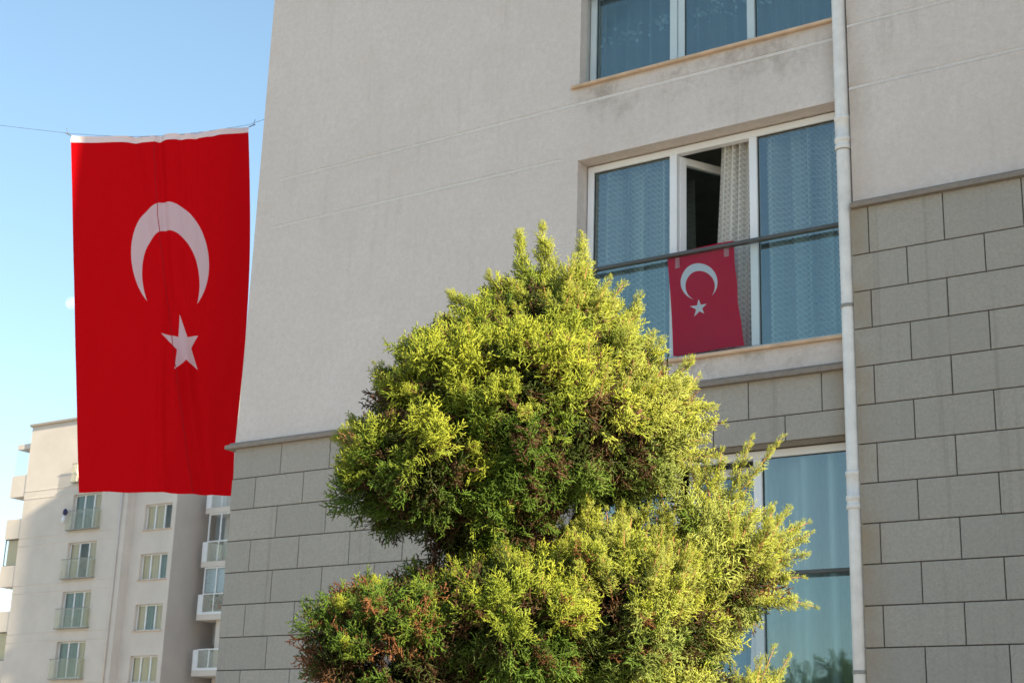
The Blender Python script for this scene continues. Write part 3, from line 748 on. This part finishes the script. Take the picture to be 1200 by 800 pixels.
# things on the balconies
def cloth_bits(name, spots, z0, y, label, cat, cols, hgt=.7, wd=.35):
    for k, (x, c) in enumerate(spots):
        m = MB(); nu_, P_ = 12, []
        for t in (0, .5, 1):
            for q in range(nu_):
                s_ = q / (nu_ - 1); P_.append((s_ * wd, .03 * math.sin(s_ * 9 + k), -hgt * t * (1 + .1 * math.sin(3 * s_))))
        m.grid(P_, nu_, 3); mm = simple('laundry_' + c[0], c[1], .9)
        o = m.build(name, mm, None, True, W(x, y, z0), FACE); tag(o, label[k], cat)
cloth_bits('laundry', [(-50.75, ('white', (.7, .68, .6))), (-50.1, ('mint', (.45, .62, .55)))], 14.1, 47.25,
           ['white cloth drying behind the glass of the upper full balcony', 'mint green cloth drying on the same balcony, nearer the stone corner'], 'laundry', None)
rnd = random.Random(3)
def flower_box(x, y, z, seed, col, label):
    r = random.Random(seed); e = empty('flower_pot', W(x, y, z), FACE)
    m = MB(); m.tube([(0, 0, 0), (0, 0, .2), (0, 0, .22)], [.09, .13, .14], 12); m.build('pot', simple('terracotta', (.35, .14, .07), .9), e)
    f1, f2 = MB(), MB()
    for k in range(90):
        p = Vector((r.gauss(0, .11), r.gauss(0, .09), .25 + abs(r.gauss(0, .16)))); d = Vector((r.uniform(-1, 1), r.uniform(-1, 1), r.uniform(-.3, 1))).normalized() * .05
        q = d.cross(Vector((0, 0, 1))) * .6
        (f2 if k % 3 == 0 else f1).quad(p - q, p + d, p + q, p - d * .5)
    tag(f1.build('leaves', simple('pot_leaves', (.08, .14, .04), .8), e), kind='stuff'); tag(f2.build('flowers', simple('petals', col, .8), e), kind='stuff')
    tag(e, label, 'flower pot', 'flower pots on the balcony')
flower_box(-50.75, 47.35, 10.7, 1, (.65, .03, .04), 'potted plant with red flowers on the balcony, left of its pair')
flower_box(-50.25, 47.35, 10.7, 2, (.70, .06, .05), 'potted plant with red flowers on the balcony, nearer the stone corner')
# bundle of blue and white cloth outside a far window
b = MB(); b.tube([(0, 0, .62), (.02, 0, .55), (.05, 0, .42), (.02, -.02, .30), (-.02, 0, .25)], [.02, .10, .15, .12, .04], 10)
o = b.build('laundry', simple('navy_cloth', (.05, .05, .12), .9), None, True, W(-60.28, 44.74, 15.75), FACE)
b = MB(); b.tube([(-.02, 0, .27), (-.04, 0, .1), (-.10, 0, -.1), (-.14, 0, -.2)], [.06, .12, .11, .03], 10); b.build('sleeve', simple('white_cloth', (.75, .78, .85), .9), o, True)
tag(o, 'small dark blue and white bundle of clothes at the left end of a far balustrade', 'laundry')
# satellite box in the upper right far window
# neighbouring block behind the near house: its shadow falls on the far block
nbk = empty('neighbouring_block', W(-20, 37.2, 0), FACE)
tag(nbk, 'plain tall block standing hidden behind the near building, known only by its shadow', 'building')
b = MB(); b.box(0, 22, 0, 24, 0, 33.4); b.build('wall', M['stucco_far'], nbk)
for f in range(10):
    for k in range(6): b = MB(); b.bbox(1.6 + k * 3.5, 3.2 + k * 3.5, -.03, .02, 1.5 + f * 3, 3.0 + f * 3); b.build('window', M['far_glass'], nbk)
for f in range(1, 9): b = MB(); b.box(-1.1, -.004, .0, 2.6, f * 3 + .2, f * 3 + 1.4); b.build('balcony', M['stucco_far'], nbk)

# ------------------------------------------------------------------ moon
b = MB(); mc = on_y(84, 355, 4000); rad = 4000 * 7.6 / 1778 
n1_, n2_ = 24, 32; P_ = []
for i in range(n1_):
    th = math.pi * i / (n1_ - 1)
    for j in range(n2_):
        ph = 2 * math.pi * j / (n2_ - 1); P_.append((rad * math.sin(th) * math.cos(ph), rad * math.sin(th) * math.sin(ph), rad * math.cos(th)))
b.grid(P_, n2_, n1_)
m_, n_, o_ = mat('moon_surface'); tc_ = nd(n_, 'ShaderNodeTexCoord').outputs['Object']
d = nd(n_, 'ShaderNodeBsdfDiffuse'); t = nd(n_, 'ShaderNodeBsdfTransparent'); ad = nd(n_, 'ShaderNodeAddShader')
n_.links.new(mixc(n_, ramp(n_, noise(n_, tc_, .09, 4), .4, .6), (.035, .035, .04), (.075, .075, .07)), d.inputs[0])
n_.links.new(t.outputs[0], ad.inputs[0]); n_.links.new(d.outputs[0], ad.inputs[1]); n_.links.new(ad.outputs[0], o_.inputs[0])
mo = b.build('moon', m_, None, True, mc); tag(mo, 'pale daytime moon in the blue sky left of the huge flag', 'moon')

# ------------------------------------------------------------------ clipped conifer
TREE_Y = 7.0
S = 7.0 / 1778.7 * 1.03           # metres per pixel at the tree
rng = np.random.default_rng(11)
def spray_template(seed, nb=9, flat=.25, length=1.0, loose=0.):
    """feathery flat spray along +x, unit length, made of tapering three-sided twiglets; returns verts (n,3), tris (m,3), tip factor (n)"""
    r = np.random.default_rng(seed); V, T, K = [], [], []
    def spike(p, q, wd, k0, k1):
        p = np.array(p, float); q = np.array(q, float); d = q - p; L = np.linalg.norm(d); d /= L
        a = np.cross(d, [0, .3, 1.]); a /= np.linalg.norm(a); c = np.cross(d, a); i = len(V)
        m = p + d * L * .45
        for j in range(3):
            an = 2.094 * j; V.append(p + (a * math.cos(an) + c * math.sin(an)) * wd * .6); K.append(k0)
        for j in range(3):
            an = 2.094 * j + .5; V.append(m + (a * math.cos(an) + c * math.sin(an)) * wd); K.append((k0 + k1) / 2)
        V.append(q); K.append(k1)
        for j in range(3):
            k = (j + 1) % 3; T.append((i + j, i + k, i + 3 + k)); T.append((i + j, i + 3 + k, i + 3 + j)); T.append((i + 3 + j, i + 3 + k, i + 6))
    axis = lambda t: np.array([t * length, .05 * math.sin(3 * t + seed), .14 * t * t])
    for k in range(3): spike(axis(k / 3), axis((k + 1) / 3 + (.04 if k < 2 else 0)), .020 - .003 * k, k / 3 * .7, (k + 1) / 3 * .9)
    for k in range(nb):
        t = (k + .6) / (nb + .4); side = 1 if k % 2 else -1
        ln = (.42 * (1 - t) ** .7 + .14) * r.uniform(.8, 1.2)
        an = R(38 + 14 * (1 - t) + r.uniform(-8, 8)); p = axis(t)
        d = np.array([math.cos(an), side * math.sin(an), r.normal(0, flat)]); q = p + d * ln
        spike(p, q, .025, .25 + .5 * t, 1.)
        ns = 2
        for j in range(ns):
            u = (j + .8) / (ns + .6); pp = p + d * ln * u; s2 = 1 if j % 2 else -1
            an2 = an * side + s2 * R(40); l2 = ln * (.5 - .22 * u) * r.uniform(.8, 1.25)
            d2 = np.array([math.cos(an2), math.sin(an2), r.normal(0, flat * 1.3)]); spike(pp, pp + d2 * l2, .022, .5, 1.)
    return np.array(V), np.array(T), np.array(K)
TPL = [spray_template(s) for s in range(6)] + [spray_template(20 + s, 11, .45) for s in range(4)]
class Foliage:
    def __init__(s): s.V = []; s.T = []; s.C = []; s.n = 0
    def add(s, tpl, P, D, UPV, scale, col_base, col_tip):
        """place one template at many spots; P,D,UPV (k,3), scale (k), colours (k,3)"""
        V, T, K = TPL[tpl]; k = len(P)
        if k == 0: return
        X = D / np.linalg.norm(D, axis=1, keepdims=True)
        Y = np.cross(UPV, X); Y /= np.maximum(np.linalg.norm(Y, axis=1, keepdims=True), 1e-6); Z = np.cross(X, Y)
        A = (V[None, :, 0:1] * X[:, None, :] + V[None, :, 1:2] * Y[:, None, :] + V[None, :, 2:3] * Z[:, None, :]) * scale[:, None, None] + P[:, None, :]
        c = col_base[:, None, :] * (1 - K[None, :, None]) + col_tip[:, None, :] * K[None, :, None]
        s.V.append(A.reshape(-1, 3).astype(np.float32)); s.C.append(c.reshape(-1, 3).astype(np.float32))
        s.T.append((T[None] + (np.arange(k) * len(V))[:, None, None] + s.n).reshape(-1, 3)); s.n += k * len(V)
    def build(s, name, m, parent, origin):
        V = np.concatenate(s.V) - np.array(origin, np.float32); T = np.concatenate(s.T).astype(np.int32); C = np.concatenate(s.C)
        me = bpy.data.meshes.new(name); me.vertices.add(len(V)); me.vertices.foreach_set('co', V.ravel())
        me.loops.add(T.size); me.loops.foreach_set('vertex_index', T.ravel())
        me.polygons.add(len(T)); me.polygons.foreach_set('loop_start', np.arange(0, T.size, 3, dtype=np.int32)); me.polygons.foreach_set('loop_total', np.full(len(T), 3, np.int32))
        me.update(calc_edges=True)
        at = me.color_attributes.new('hue', 'FLOAT_COLOR', 'POINT'); at.data.foreach_set('color', np.c_[C, np.ones(len(C))].astype(np.float32).ravel())
        me.materials.append(m); o = bpy.data.objects.new(name, me); COL.objects.link(o); o.parent = parent
        print(name, 'tris', len(T)); return o
m_, n_, o_ = mat('conifer_foliage')
at_ = nd(n_, 'ShaderNodeAttribute'); at_.attribute_name = 'hue'
p_ = nd(n_, 'ShaderNodeBsdfPrincipled'); n_.links.new(at_.outputs[0], p_.inputs[0]); p_.inputs['Roughness'].default_value = .55; p_.inputs['Specular IOR Level'].default_value = .25
tl_ = nd(n_, 'ShaderNodeBsdfTranslucent'); n_.links.new(at_.outputs[0], tl_.inputs[0])
mx_ = nd(n_, 'ShaderNodeMixShader', i_0=.16); n_.links.new(p_.outputs[0], mx_.inputs[1]); n_.links.new(tl_.outputs[0], mx_.inputs[2]); n_.links.new(mx_.outputs[0], o_.inputs[0])
M['leaf'] = m_

def px_blob(cx, cy, rx, ry, dy=0., rd=None):
    c = on_y(cx, cy, TREE_Y + dy); k = (TREE_Y + dy) / TREE_Y
    return np.array(c), np.array([rx * S * k, (rd if rd else (rx + ry) / 2) * S * k, ry * S * k])
upper = [px_blob(612, 490, 165, 122), px_blob(515, 548, 116, 88, -.1), px_blob(700, 504, 106, 84, .05), px_blob(645, 395, 90, 76, .05), px_blob(568, 408, 66, 55, -.05),
         px_blob(745, 470, 60, 60, 0), px_blob(560, 596, 105, 50, 0), px_blob(735, 530, 60, 52, .0), px_blob(480, 470, 52, 50, 0)]
lower = [px_blob(470, 770, 113, 92, 0), px_blob(600, 728, 112, 84, -.1), px_blob(730, 722, 115, 92, 0), px_blob(842, 678, 82, 60, .05), px_blob(800, 662, 50, 38, .1),
         px_blob(540, 700, 70, 52, .1), px_blob(650, 690, 78, 46, .05), px_blob(700, 830, 200, 55, .25)]
CAMP = np.array([0, 0, EYE]); SD = np.array(sdir)
def surf(blobs, n, shrink=1.):
    vol = np.array([b[1][0] * b[1][2] + b[1][0] * b[1][1] for b in blobs]); idx = rng.choice(len(blobs), n, p=vol / vol.sum())
    d = rng.normal(size=(n, 3)); d /= np.linalg.norm(d, axis=1, keepdims=True)
    C = np.array([blobs[i][0] for i in idx]); Rr = np.array([blobs[i][1] for i in idx])
    P = C + d * Rr * shrink; N = d / Rr; N /= np.linalg.norm(N, axis=1, keepdims=True)
    keep = np.ones(n, bool)
    for j, (c, r) in enumerate(blobs):
        q = (((P - c) / r) ** 2).sum(1); keep &= (q > (.86 * shrink) ** 2) | (idx == j)
    return P[keep], N[keep]
def px_of(P):                     # where a point sits across the crown, in metres from its middle
    return P[:, 0]
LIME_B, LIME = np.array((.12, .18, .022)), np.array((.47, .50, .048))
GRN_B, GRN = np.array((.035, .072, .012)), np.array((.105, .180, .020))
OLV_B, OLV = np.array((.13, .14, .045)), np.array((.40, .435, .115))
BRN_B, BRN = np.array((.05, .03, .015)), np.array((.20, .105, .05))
def clumps(fo, blobs, n, per, crown_z, brown_shade_left=False, gap=None):
    blobs = [(c, np.maximum(q - 30 * S, q * .5)) for c, q in blobs]
    P, N = surf(blobs, n)
    # leave the far side thinner
    back = N[:, 1] > .35; keep = ~back | (rng.random(len(P)) < .5)
    if gap is not None:
        g = np.ones(len(P), bool)
        for (gx, gy, gr) in gap:
            c = np.array(on_y(gx, gy, TREE_Y)); r = (P - CAMP); r = r / r[:, 1:2] * TREE_Y + CAMP
            g &= np.linalg.norm((r - c)[:, [0, 2]], axis=1) > gr * S
        keep &= g
    lump = np.sin(P @ np.array([7., 4, 6]) + 1) * np.sin(P @ np.array([-5., 6, 12]) + .5) + .5 * np.sin(P @ np.array([16., 9, -19]))
    keep &= (lump > -.62) | (rng.random(len(P)) < .25)
    keep &= (P[:, 0] < .42) | (rng.random(len(P)) < .62)
    P, N, lump = P[keep], N[keep], lump[keep]
    m = len(P); up = np.array([0, 0, 1.])
    P = P + N * (lump * .055 + rng.normal(0, .035, m))[:, None]      # uneven shell
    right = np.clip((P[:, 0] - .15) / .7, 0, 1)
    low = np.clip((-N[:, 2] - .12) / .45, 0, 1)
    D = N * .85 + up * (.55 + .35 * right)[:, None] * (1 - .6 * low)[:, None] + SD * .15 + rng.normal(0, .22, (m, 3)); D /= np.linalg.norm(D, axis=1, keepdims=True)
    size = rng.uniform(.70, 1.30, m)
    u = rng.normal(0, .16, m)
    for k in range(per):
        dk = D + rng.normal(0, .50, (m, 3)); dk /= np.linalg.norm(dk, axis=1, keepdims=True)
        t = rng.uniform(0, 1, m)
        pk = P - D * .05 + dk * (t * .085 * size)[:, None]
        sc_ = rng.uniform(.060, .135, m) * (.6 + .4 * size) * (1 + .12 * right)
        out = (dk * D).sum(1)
        f = np.clip(.05 + .45 * t + .35 * out + u + rng.normal(0, .12, m) - 1.1 * low - (np.clip((-.05 - P[:, 0]) / .45, 0, 1) * .75 if brown_shade_left else 0), 0, 1)[:, None]  # shade of undersides and lower left put into the sprig colour
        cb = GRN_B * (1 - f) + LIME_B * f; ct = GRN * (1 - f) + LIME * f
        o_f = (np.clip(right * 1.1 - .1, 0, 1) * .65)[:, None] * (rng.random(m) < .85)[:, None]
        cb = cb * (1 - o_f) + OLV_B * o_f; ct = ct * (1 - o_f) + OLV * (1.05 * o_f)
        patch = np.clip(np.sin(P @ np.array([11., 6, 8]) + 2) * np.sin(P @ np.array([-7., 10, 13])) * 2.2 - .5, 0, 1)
        br_p = .02 + .22 * low * patch + (np.clip((.05 - P[:, 0]) / .5, 0, 1) * (.22 + .40 * patch) if brown_shade_left else 0) + .16 * patch
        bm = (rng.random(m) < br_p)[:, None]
        cb = np.where(bm, BRN_B, cb); ct = np.where(bm, BRN * rng.uniform(.6, 1.25, (m, 1)) * (1 - .5 * low[:, None]) * (np.array((1.35, 1.05, .9)) if brown_shade_left else 1.), ct)  # dead brown sprigs; their undersides get painted shade too
        upv = N + rng.normal(0, .5, (m, 3))
        tp = rng.integers(0, len(TPL), m)
        for q in range(len(TPL)):
            s_ = tp == q
            fo.add(q, pk[s_], dk[s_], upv[s_], sc_[s_], cb[s_], ct[s_])
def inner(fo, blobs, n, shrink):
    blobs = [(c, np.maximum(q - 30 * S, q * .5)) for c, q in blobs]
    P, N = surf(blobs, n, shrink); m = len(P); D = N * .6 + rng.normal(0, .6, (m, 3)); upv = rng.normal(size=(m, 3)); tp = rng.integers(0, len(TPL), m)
    cb = np.tile(BRN_B, (m, 1)); ct = np.where((rng.random(m) < .4)[:, None], BRN * .4, GRN * .4)  # inner sprigs darker than the shell: shade of the gaps put into the colour
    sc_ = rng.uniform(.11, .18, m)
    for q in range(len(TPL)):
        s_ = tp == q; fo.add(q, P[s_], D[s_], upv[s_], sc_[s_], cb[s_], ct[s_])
wood = MB()
def shoot(fo, a, b_, dy0=0., dy1=0., dens=1., wide=1., world=False):
    """long plume: woody axis with sprays all along, from pixel a to pixel b"""
    if world: A, B = a, b_
    else: A = np.array(on_y(*a, TREE_Y + dy0)); B = np.array(on_y(*b_, TREE_Y + dy1))
    d = B - A; L = np.linalg.norm(d); d /= L
    A = A - d * .05; L += .05
    wood.tube([Vector(A), Vector(A + d * L * .5 + rng.normal(0, .006, 3)), Vector(B)], [.0045, .003, .001], 5)
    n = int(L / .0085 * dens) + 4; t = np.sort(rng.uniform(.0, 1, n)) ; t[-3:] = 1.
    side = rng.normal(size=(n, 3)); side -= (side @ d)[:, None] * d; side /= np.linalg.norm(side, axis=1, keepdims=True)
    spread = .75 * (1 - .55 * t)[:, None]
    D = d + side * spread + np.array([0, 0, .12]); P = A + d * (t * L * .97)[:, None]
    sc_ = (.042 + .072 * (1 - t) ** .6) * rng.uniform(.75, 1.2, n) * wide
    f = rng.random((n, 1)); cb = OLV_B * f + LIME_B * (1 - f); ct = OLV * 1.1 * f + LIME * (1 - f)
    rg = np.clip((A[0] + .1) / .6, 0, 1); ct = ct * rg + (GRN * (1 - t[:, None]) + LIME * t[:, None]) * (1 - rg)
    tp = rng.integers(0, len(TPL), n)
    for q in range(len(TPL)):
        s_ = tp == q; fo.add(q, P[s_], D[s_], side[s_], sc_[s_], cb[s_], ct[s_])

tr = empty('topiary_conifer', on_y(600, 800, TREE_Y + .1).xy.to_3d())
tag(tr, 'bushy yellow green conifer clipped into cushions, standing in front of the building', 'tree')
o_t = tuple(tr.location)
up_f, lo_f = Foliage(), Foliage()
GAPS = [(706, 583, 16), (612, 590, 9), (590, 640, 10)]
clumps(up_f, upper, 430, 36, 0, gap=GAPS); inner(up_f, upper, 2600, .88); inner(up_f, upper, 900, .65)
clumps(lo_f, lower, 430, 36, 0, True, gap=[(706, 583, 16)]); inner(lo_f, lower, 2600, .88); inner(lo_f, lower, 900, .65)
for a, b_ in [((640, 345), (634, 266)), ((650, 345), (643, 285)), ((617, 345), (608, 274)), ((682, 350), (683, 275)), ((690, 360), (674, 300)), ((695, 375), (704, 345)), ((600, 370), (573, 322)),
              ((612, 360), (592, 330)), ((560, 375), (530, 346)), ((735, 410), (749, 347)), ((728, 400), (735, 366)), ((748, 430), (764, 392)), ((755, 430), (774, 402)), ((700, 380), (724, 358)), ((500, 430), (474, 405)), ((460, 455), (440, 440)), ((430, 530), (394, 512)), ((440, 510), (410, 492)),
              ((785, 470), (812, 452)), ((790, 500), (846, 496)), ((780, 480), (835, 478)), ((780, 540), (838, 533)), ((770, 520), (826, 515)),
              ((660, 400), (655, 330)), ((640, 400), (615, 320)), ((720, 440), (740, 385)), ((545, 390), (520, 372)), ((520, 400), (500, 395))]:
    shoot(up_f, a, b_, rng.uniform(-.1, .12), rng.uniform(-.1, .15))
for a, b_ in [((846, 600), (918, 510)), ((850, 590), (881, 512)), ((838, 600), (846, 528)), ((822, 590), (808, 532)), ((830, 570), (826, 540)), ((790, 600), (796, 540)), ((862, 610), (880, 560)), ((870, 620), (908, 590)),
              ((890, 640), (948, 612)), ((895, 650), (952, 625)), ((895, 665), (945, 650)), ((900, 680), (940, 676)), ((880, 690), (956, 711)), ((870, 700), (930, 712)), ((885, 640), (925, 596)),
              ((800, 830), (797, 755)), ((806, 830), (812, 765)), ((790, 830), (780, 760)), ((785, 820), (768, 770)), ((870, 850), (908, 757)), ((880, 850), (925, 768)), ((872, 850), (893, 770)), ((880, 840), (876, 785)),
              ((850, 720), (862, 762)), ((830, 730), (850, 748)), ((800, 740), (812, 768)), ((860, 715), (890, 735)), ((660, 640), (690, 600)), ((690, 640), (702, 590)), ((720, 640), (735, 585)), ((745, 640), (760, 590)),
              ((450, 700), (432, 678)), ((430, 715), (412, 697)), ((640, 660), (640, 620)), ((690, 620), (688, 575))]:
    shoot(lo_f, a, b_, rng.uniform(-.1, .12), rng.uniform(-.1, .15), dens=.8, wide=.74 if a[0] > 780 else .9)
def random_shoots(fo, blobs, n, lmin, lmax, xmin=-9):
    bl = [(c, np.maximum(q - 30 * S, q * .5)) for c, q in blobs]
    P, N = surf(bl, n * 3); k = (N[:, 1] < .3) & (N[:, 2] > -.35) & (P[:, 0] > xmin); P, N = P[k][:n], N[k][:n]
    for p, v in zip(P, N):
        rt = min(1, max(0, (p[0] + .1) / .7)); d = v * .8 + np.array([0, 0, .45 + .7 * rt]) + rng.normal(0, .25, 3); d /= np.linalg.norm(d)
        L = rng.uniform(lmin, lmax) * (.75 + .5 * rt); shoot(fo, p + d * .03, p + d * (.03 + L), dens=.75, wide=.78, world=True)
random_shoots(up_f, upper, 70, .12, .19); random_shoots(lo_f, lower, 60, .10, .15)
random_shoots(up_f, [upper[2], upper[5], upper[7], upper[3]], 70, .12, .22, .15); random_shoots(lo_f, lower[2:5], 90, .12, .21, .3)
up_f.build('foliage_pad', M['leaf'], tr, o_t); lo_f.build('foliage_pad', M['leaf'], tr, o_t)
# trunk and limbs
tk = MB(); base = Vector(o_t); top = Vector(upper[0][0]) + Vector((0, 0, .25))
pts = [base + Vector((0, 0, -.05)), base + Vector((.02, 0, .8)), base + Vector((-.03, .03, 1.6)), base.lerp(top, .75) + Vector((.04, 0, .1)), top]
tk.tube(pts, [.085, .07, .055, .04, .012], 10)
for blobs in (upper, lower):
    for c, r in blobs:
        c = Vector(c); z0 = max(.9, c.z - .75); s0 = Vector((lerp(base.x, c.x, .12), base.y, z0))
        tk.tube([s0, s0.lerp(c, .5) + Vector((0, 0, .08)), c, c + (c - s0).normalized() * r[0] * .55], [.03, .022, .014, .004], 7)
        for k in range(9):
            d = Vector(rng.normal(size=3)).normalized(); d.z = abs(d.z) * .8; q = c + Vector((d.x * r[0], d.y * r[1], d.z * r[2])) * .9
            tk.tube([c, c.lerp(q, .5) + Vector(rng.normal(0, .02, 3)), q], [.009, .006, .002], 5)
tk.v = [tuple(Vector(v) - base) for v in tk.v]; tk.build('trunk', M['bark'], tr, True)
wood.v = [tuple(Vector(v) - base) for v in wood.v]; tag(wood.build('twigs', simple('young_bark', (.34, .16, .08), .9), tr, True), kind='stuff')

# street trees across the road: outside the picture, mirrored in the lowest window
def mirrored(px, py, dist):
    r_ = ray(px, py); q = Q + DY * .2; t = (q - Vector((0, 0, EYE))).dot(DY) / r_.dot(DY); p = r_ * t + Vector((0, 0, EYE))
    d = r_ - 2 * r_.dot(DY) * DY; return p + d * (dist / -d.dot(DY))
for k, (px, dist, h) in enumerate(((905, 26, 4.9), (990, 31, 5.7), (830, 33, 5.4))):
    p = mirrored(px, 770, dist); e = empty('street_tree', (p.x, p.y, 0)); fo = Foliage(); n = 4200
    d = rng.normal(size=(n, 3)); d /= np.linalg.norm(d, axis=1, keepdims=True)
    rad_ = 1.5 * (1 + .25 * np.sin(d @ np.array([5., 3, 4]) + k)); c_ = np.array([p.x, p.y, h - 1.7])
    P_ = c_ + d * (rad_ * rng.uniform(.45, 1., n))[:, None] * np.array([1, 1, 1.15])
    fo.add(6 + k, P_, d + rng.normal(0, .5, (n, 3)), rng.normal(size=(n, 3)), rng.uniform(.16, .30, n), np.tile(GRN_B, (n, 1)), np.tile(GRN, (n, 1)))
    fo.build('crown', M['leaf'], e, (p.x, p.y, 0))
    m = MB(); m.tube([(0, 0, 0), (.05, 0, 1.5), (0, .05, h - 1.5)], [.14, .11, .04], 9)
    for q in range(6):
        a = q * 1.05; m.tube([(.03, .02, 1.8 + .25 * q), (.6 * math.cos(a), .6 * math.sin(a), 2.5 + .3 * q), (1.1 * math.cos(a), 1.1 * math.sin(a), 3. + .3 * q)], [.05, .03, .008], 6)
    m.build('trunk', M['bark'], e, True)
    tag(e, ['rounded dark tree across the road, middle of the three mirrored in the lowest window', 'tallest dark tree across the road, mirrored in the lowest window beside the pipe', 'rounded dark tree across the road, mirrored behind the bush'][k], 'tree', 'trees across the road')
